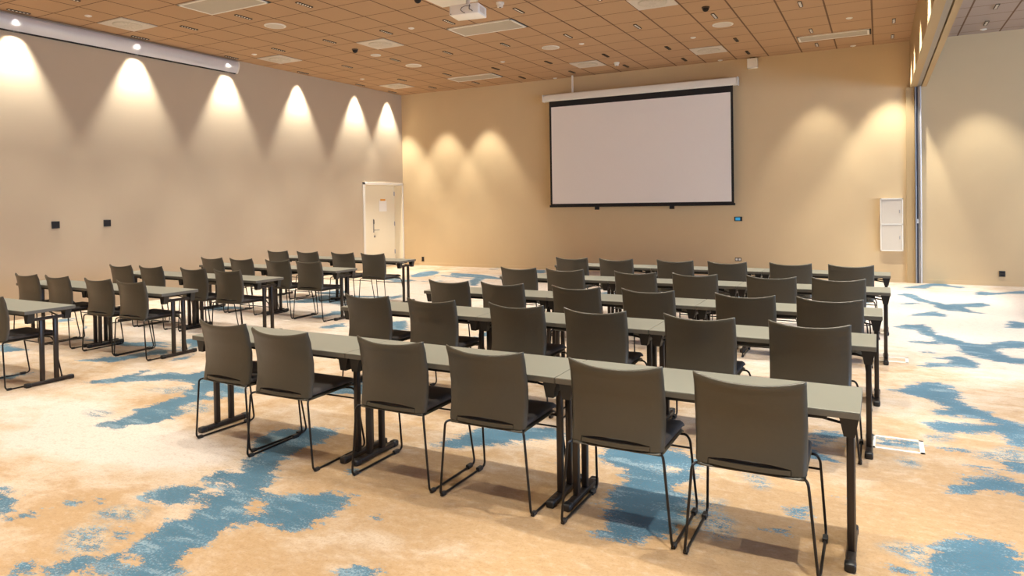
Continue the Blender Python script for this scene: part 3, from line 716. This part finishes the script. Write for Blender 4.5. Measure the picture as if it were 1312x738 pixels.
panel(12.04, 13.95, 12.04, 12.98, 'long rectangular ceiling panel at the top edge, nearest the left wall')
panel(8.02, 9.93, 7.04, 7.95, 'long rectangular ceiling panel directly behind the projector')
panel(12.04, 13.93, 1.05, 1.85, 'long rectangular ceiling panel near the back wall, left of the screen')
panel(.08, 1.92, 1.2, 1.87, 'long rectangular ceiling panel near the folding-wall header')
def round_speaker(i, j, r, label, cat='ceiling speaker'):
    t = thing('ceiling_speaker', label, cat, (gx(i), gy(j), ZC), 0, 'round ceiling speakers')
    b = B(); disc(b, (0, 0, 0), r, .014, 36); obj('rim', b, M['white'], t, True)
    b = B(); disc(b, (0, 0, -.014), r * .84, .004, 36); obj('grille', b, M['vent'], t, True)
round_speaker(13.5, 10.5, .17, 'round white ceiling speaker between the left long panel and silver casing')
round_speaker(13.55, 4.45, .17, 'round white ceiling speaker between dark dome and left back corner')
round_speaker(3.49, 4.5, .17, 'round white ceiling speaker above the white wall speaker')
round_speaker(8.52, 4.45, .17, 'round white ceiling speaker above the left end of the screen')
round_speaker(13.58, 6.38, .10, 'smaller round white ceiling cover beside the square diffuser')
DOTS = [(16.54, 13.46, 'left of the square diffuser above the silver casing'), (16.6, 8.42, 'beside the diffuser at the silver casing end'), (10.69, 8.48, 'left of the projector'), (16.6, 3.44, 'near the corner above the white door'),
        (10.74, 3.38, 'between the two middle long panels'), (7.54, 4.41, 'above the middle of the screen, nearer the camera'), (4.52, 3.43, 'in front of the diffuser left of the wall speaker'), (4.5, -.29, 'at the back wall above the screen right end'),
        (.52, 3.43, 'in front of the long panel by the header'), (.54, -.27, 'at the back wall behind the long panel by the header'), (10.53, -.31, 'at the back wall left of the hanging rod')]
def dot(x, y, label):
    t = thing('sensor_mount', label, 'ceiling sensor', (x, y, ZC), 0, 'small round ceiling covers')
    b = B(); disc(b, (0, 0, 0), .05, .010, 20); obj('rim', b, M['white'], t, True)
    b = B(); disc(b, (0, 0, -.010), .03, .008, 16); obj('cap', b, M['white'], t, True)
for i, j, l in DOTS: dot(gx(i), min(gy(j), D - .06), 'tiny round white ceiling cover ' + l)
dot(1.636, 14.62, 'tiny round white ceiling cover in the adjoining room')
def dome(i, j, label):
    t = thing('camera_dome', label, 'camera', (gx(i), gy(j), ZC), 0, 'dark ceiling domes')
    b = B(); disc(b, (0, 0, 0), .06, .02, 20); obj('ring', b, M['slot'], t, True)
    b = B(); bmesh.ops.create_uvsphere(b, u_segments=16, v_segments=10, radius=.05, matrix=Matrix.Translation((0, 0, -.022))); obj('dome', b, M['black'], t, True)
dome(13.58, 7.34, 'small dark dome in the ceiling left of the square diffuser'); dome(3.52, 6.41, 'small dark dome in the ceiling near the top edge right of centre')
dome(9.0, 10.55, 'small dark dome in the ceiling left of the projector plate')
def detector(i, j, r, label):
    t = thing('smoke_detector', label, 'smoke detector', (gx(i), gy(j), ZC), 0, 'smoke detectors')
    b = B(); disc(b, (0, 0, 0), r, .03, 24); obj('base', b, M['white'], t, True)
    b = B(); disc(b, (0, 0, -.03), r * .75, .04, 24, .5); obj('head', b, M['white'], t, True)
    b = B(); disc(b, (0, 0, -.07), r * .3, .006, 16); obj('sensor_tip', b, M['cable'], t, True)
detector(7.58, 1.22, .06, 'white smoke detector right of the diffuser above the screen'); detector(7.57, 9.3, .06, 'white smoke detector at the top edge just right of the projector')

# projector
t = thing('projector', 'white ceiling projector hanging below a white mounting plate', 'projector', (-5.0, 8.18, 4.2), math.radians(9))
b = B(); box(b, -.215, .215, -.155, .155, 0, .14, .012, 3); body = obj('body', b, M['projector'], t, True)
b = B(); cyl(b, (.08, .15, .065), (.08, .185, .065), .045, n=24); lens = obj('lens', b, M['plastic'], t, True)
b = B(); cyl(b, (.08, .18, .065), (.08, .188, .065), .034, n=24); obj('lens_glass', b, M['lensglass'], lens)
b = B(); cyl(b, (0, 0, .135), (0, 0, ZC - 4.2 - .02), .028, n=18); obj('mount_pole', b, M['white'], t, True)
b = B(); box(b, -.06, .06, -.06, .06, .14, .155, .004); obj('mount_foot', b, M['white'], t)
b = B(); tube(b, fillet([(.09, -.16, .12), (.085, -.175, .06), (.12, -.172, .04), (.13, -.16, .03)], .02), .006); obj('cable', b, M['cable'], body, True)
b = B(); tube(b, fillet([(-.02, -.158, .1), (-.045, -.17, .06), (.0, -.165, .02), (.02, -.157, .015)], .02), .005); obj('cable', b, M['cable'], body, True)
b = B(); tube(b, fillet([(.10, -.16, .10), (.02, -.172, .105), (-.03, -.16, .09)], .02), .004); obj('cable', b, M['cable'], body, True)
b = B()
for k in range(6): box(b, .2145, .217, -.1 + .03 * k, -.085 + .03 * k, .03, .11)
obj('vent_slots', b, M['vent'], body)
b = B(); box(b, -.2, -.185, -.157, -.154, .012, .022); obj('status_light', b, M['plastic'], body)
b = B(); m_ = Matrix.Rotation(-math.radians(9), 4, 'Z')
box(b, gx(8.87) + 5.0, gx(7.9) + 5.0, gy(10.7) - 8.18, gy(9.74) - 8.18, ZC - 4.2 - .022, ZC - 4.2, .004, 1); b.transform(m_); obj('mounting_plate', b, M['white'], t)

# ------------------------------------------------------------------ lights
def spot(x, y, w, blend=BLEND, cone=63):
    l = bpy.data.lights.new('spotlight', 'SPOT'); l.energy = w; l.color = SPOTC; l.spot_size = math.radians(cone); l.spot_blend = blend; l.shadow_soft_size = .05
    o = bpy.data.objects.new('spotlight', l); o.location = (x, y, ZC - .03); link(o)
J = [.5, 2.5, 5.5, 8.5, 11.5, 14.5, 17.5, 20.5, 23.5, 26.5, 29.5]
for j in J:
    for i in (17.5, 15.5, 13.5, 11.5, 9.5, 7.5, 5.5, 3.5, 1.5, -.5):
        if is_off(i, j) or gy(j) < YN + .2: continue
        spot(gx(i), gy(j), WALLW if i > 17 or i < 0 else BACKW if j < 1 and i > 13 else WATT, (.6 if i > 17 else BLEND), 63 if i > 17 or i < 0 or j < 1 else 74)
for j in (.8, 2.8, 5.8, 8.8, 11.8, 14.8, 17.8, 20.8):
    for x in (1.62, 3.5, 5.4, 7.3): spot(x, gy(j), SIDEB if j < 1 else SIDEW)
l = bpy.data.lights.new('window_daylight', 'AREA'); l.shape = 'RECTANGLE'; l.size = WY1 - WY0 - .2; l.size_y = WZ1 - WZ0 - .1; l.energy = DAYW; l.color = (.46, .68, 1.0)
o = bpy.data.objects.new('window_daylight', l); o.location = (XE + .25, (WY0 + WY1) / 2, (WZ0 + WZ1) / 2); o.rotation_euler = (0, math.radians(90), 0); o.rotation_euler = (math.radians(90), 0, math.radians(90)); link(o)
w = bpy.data.worlds.new('world'); w.use_nodes = True; w.node_tree.nodes['Background'].inputs[0].default_value = (.5, .65, .9, 1); w.node_tree.nodes['Background'].inputs[1].default_value = .4; SC.world = w

# ------------------------------------------------------------------ camera
f_, yaw, pit, rol, cy_, H_ = 882.963, .489655, -.0137259, -.0152719, 271.4045, 1.6267
F0 = Vector((-math.sin(yaw) * math.cos(pit), math.cos(yaw) * math.cos(pit), math.sin(pit)))
R0 = Vector((math.cos(yaw), math.sin(yaw), 0)); U0 = R0.cross(F0)
R1 = math.cos(rol) * R0 + math.sin(rol) * U0; U1 = -math.sin(rol) * R0 + math.cos(rol) * U0
cam = bpy.data.cameras.new('camera'); co = bpy.data.objects.new('camera', cam); link(co)
mw = Matrix.Identity(4)
for r in range(3): mw[r][0] = R1[r]; mw[r][1] = U1[r]; mw[r][2] = -F0[r]
mw[2][3] = H_
co.matrix_world = mw
cam.sensor_width = 36; cam.lens = 36 * f_ / 1312; cam.shift_y = -(369 - cy_) / 1312; cam.clip_start = .05
SC.camera = co
vs = SC.view_settings; vs.view_transform = 'Standard'; vs.look = 'None'; vs.exposure = EXPO; vs.gamma = 1; vs.use_curve_mapping = False
SC.cycles.use_denoising = True; SC.cycles.max_bounces = 10; SC.cycles.diffuse_bounces = 6; SC.cycles.sample_clamp_indirect = 8
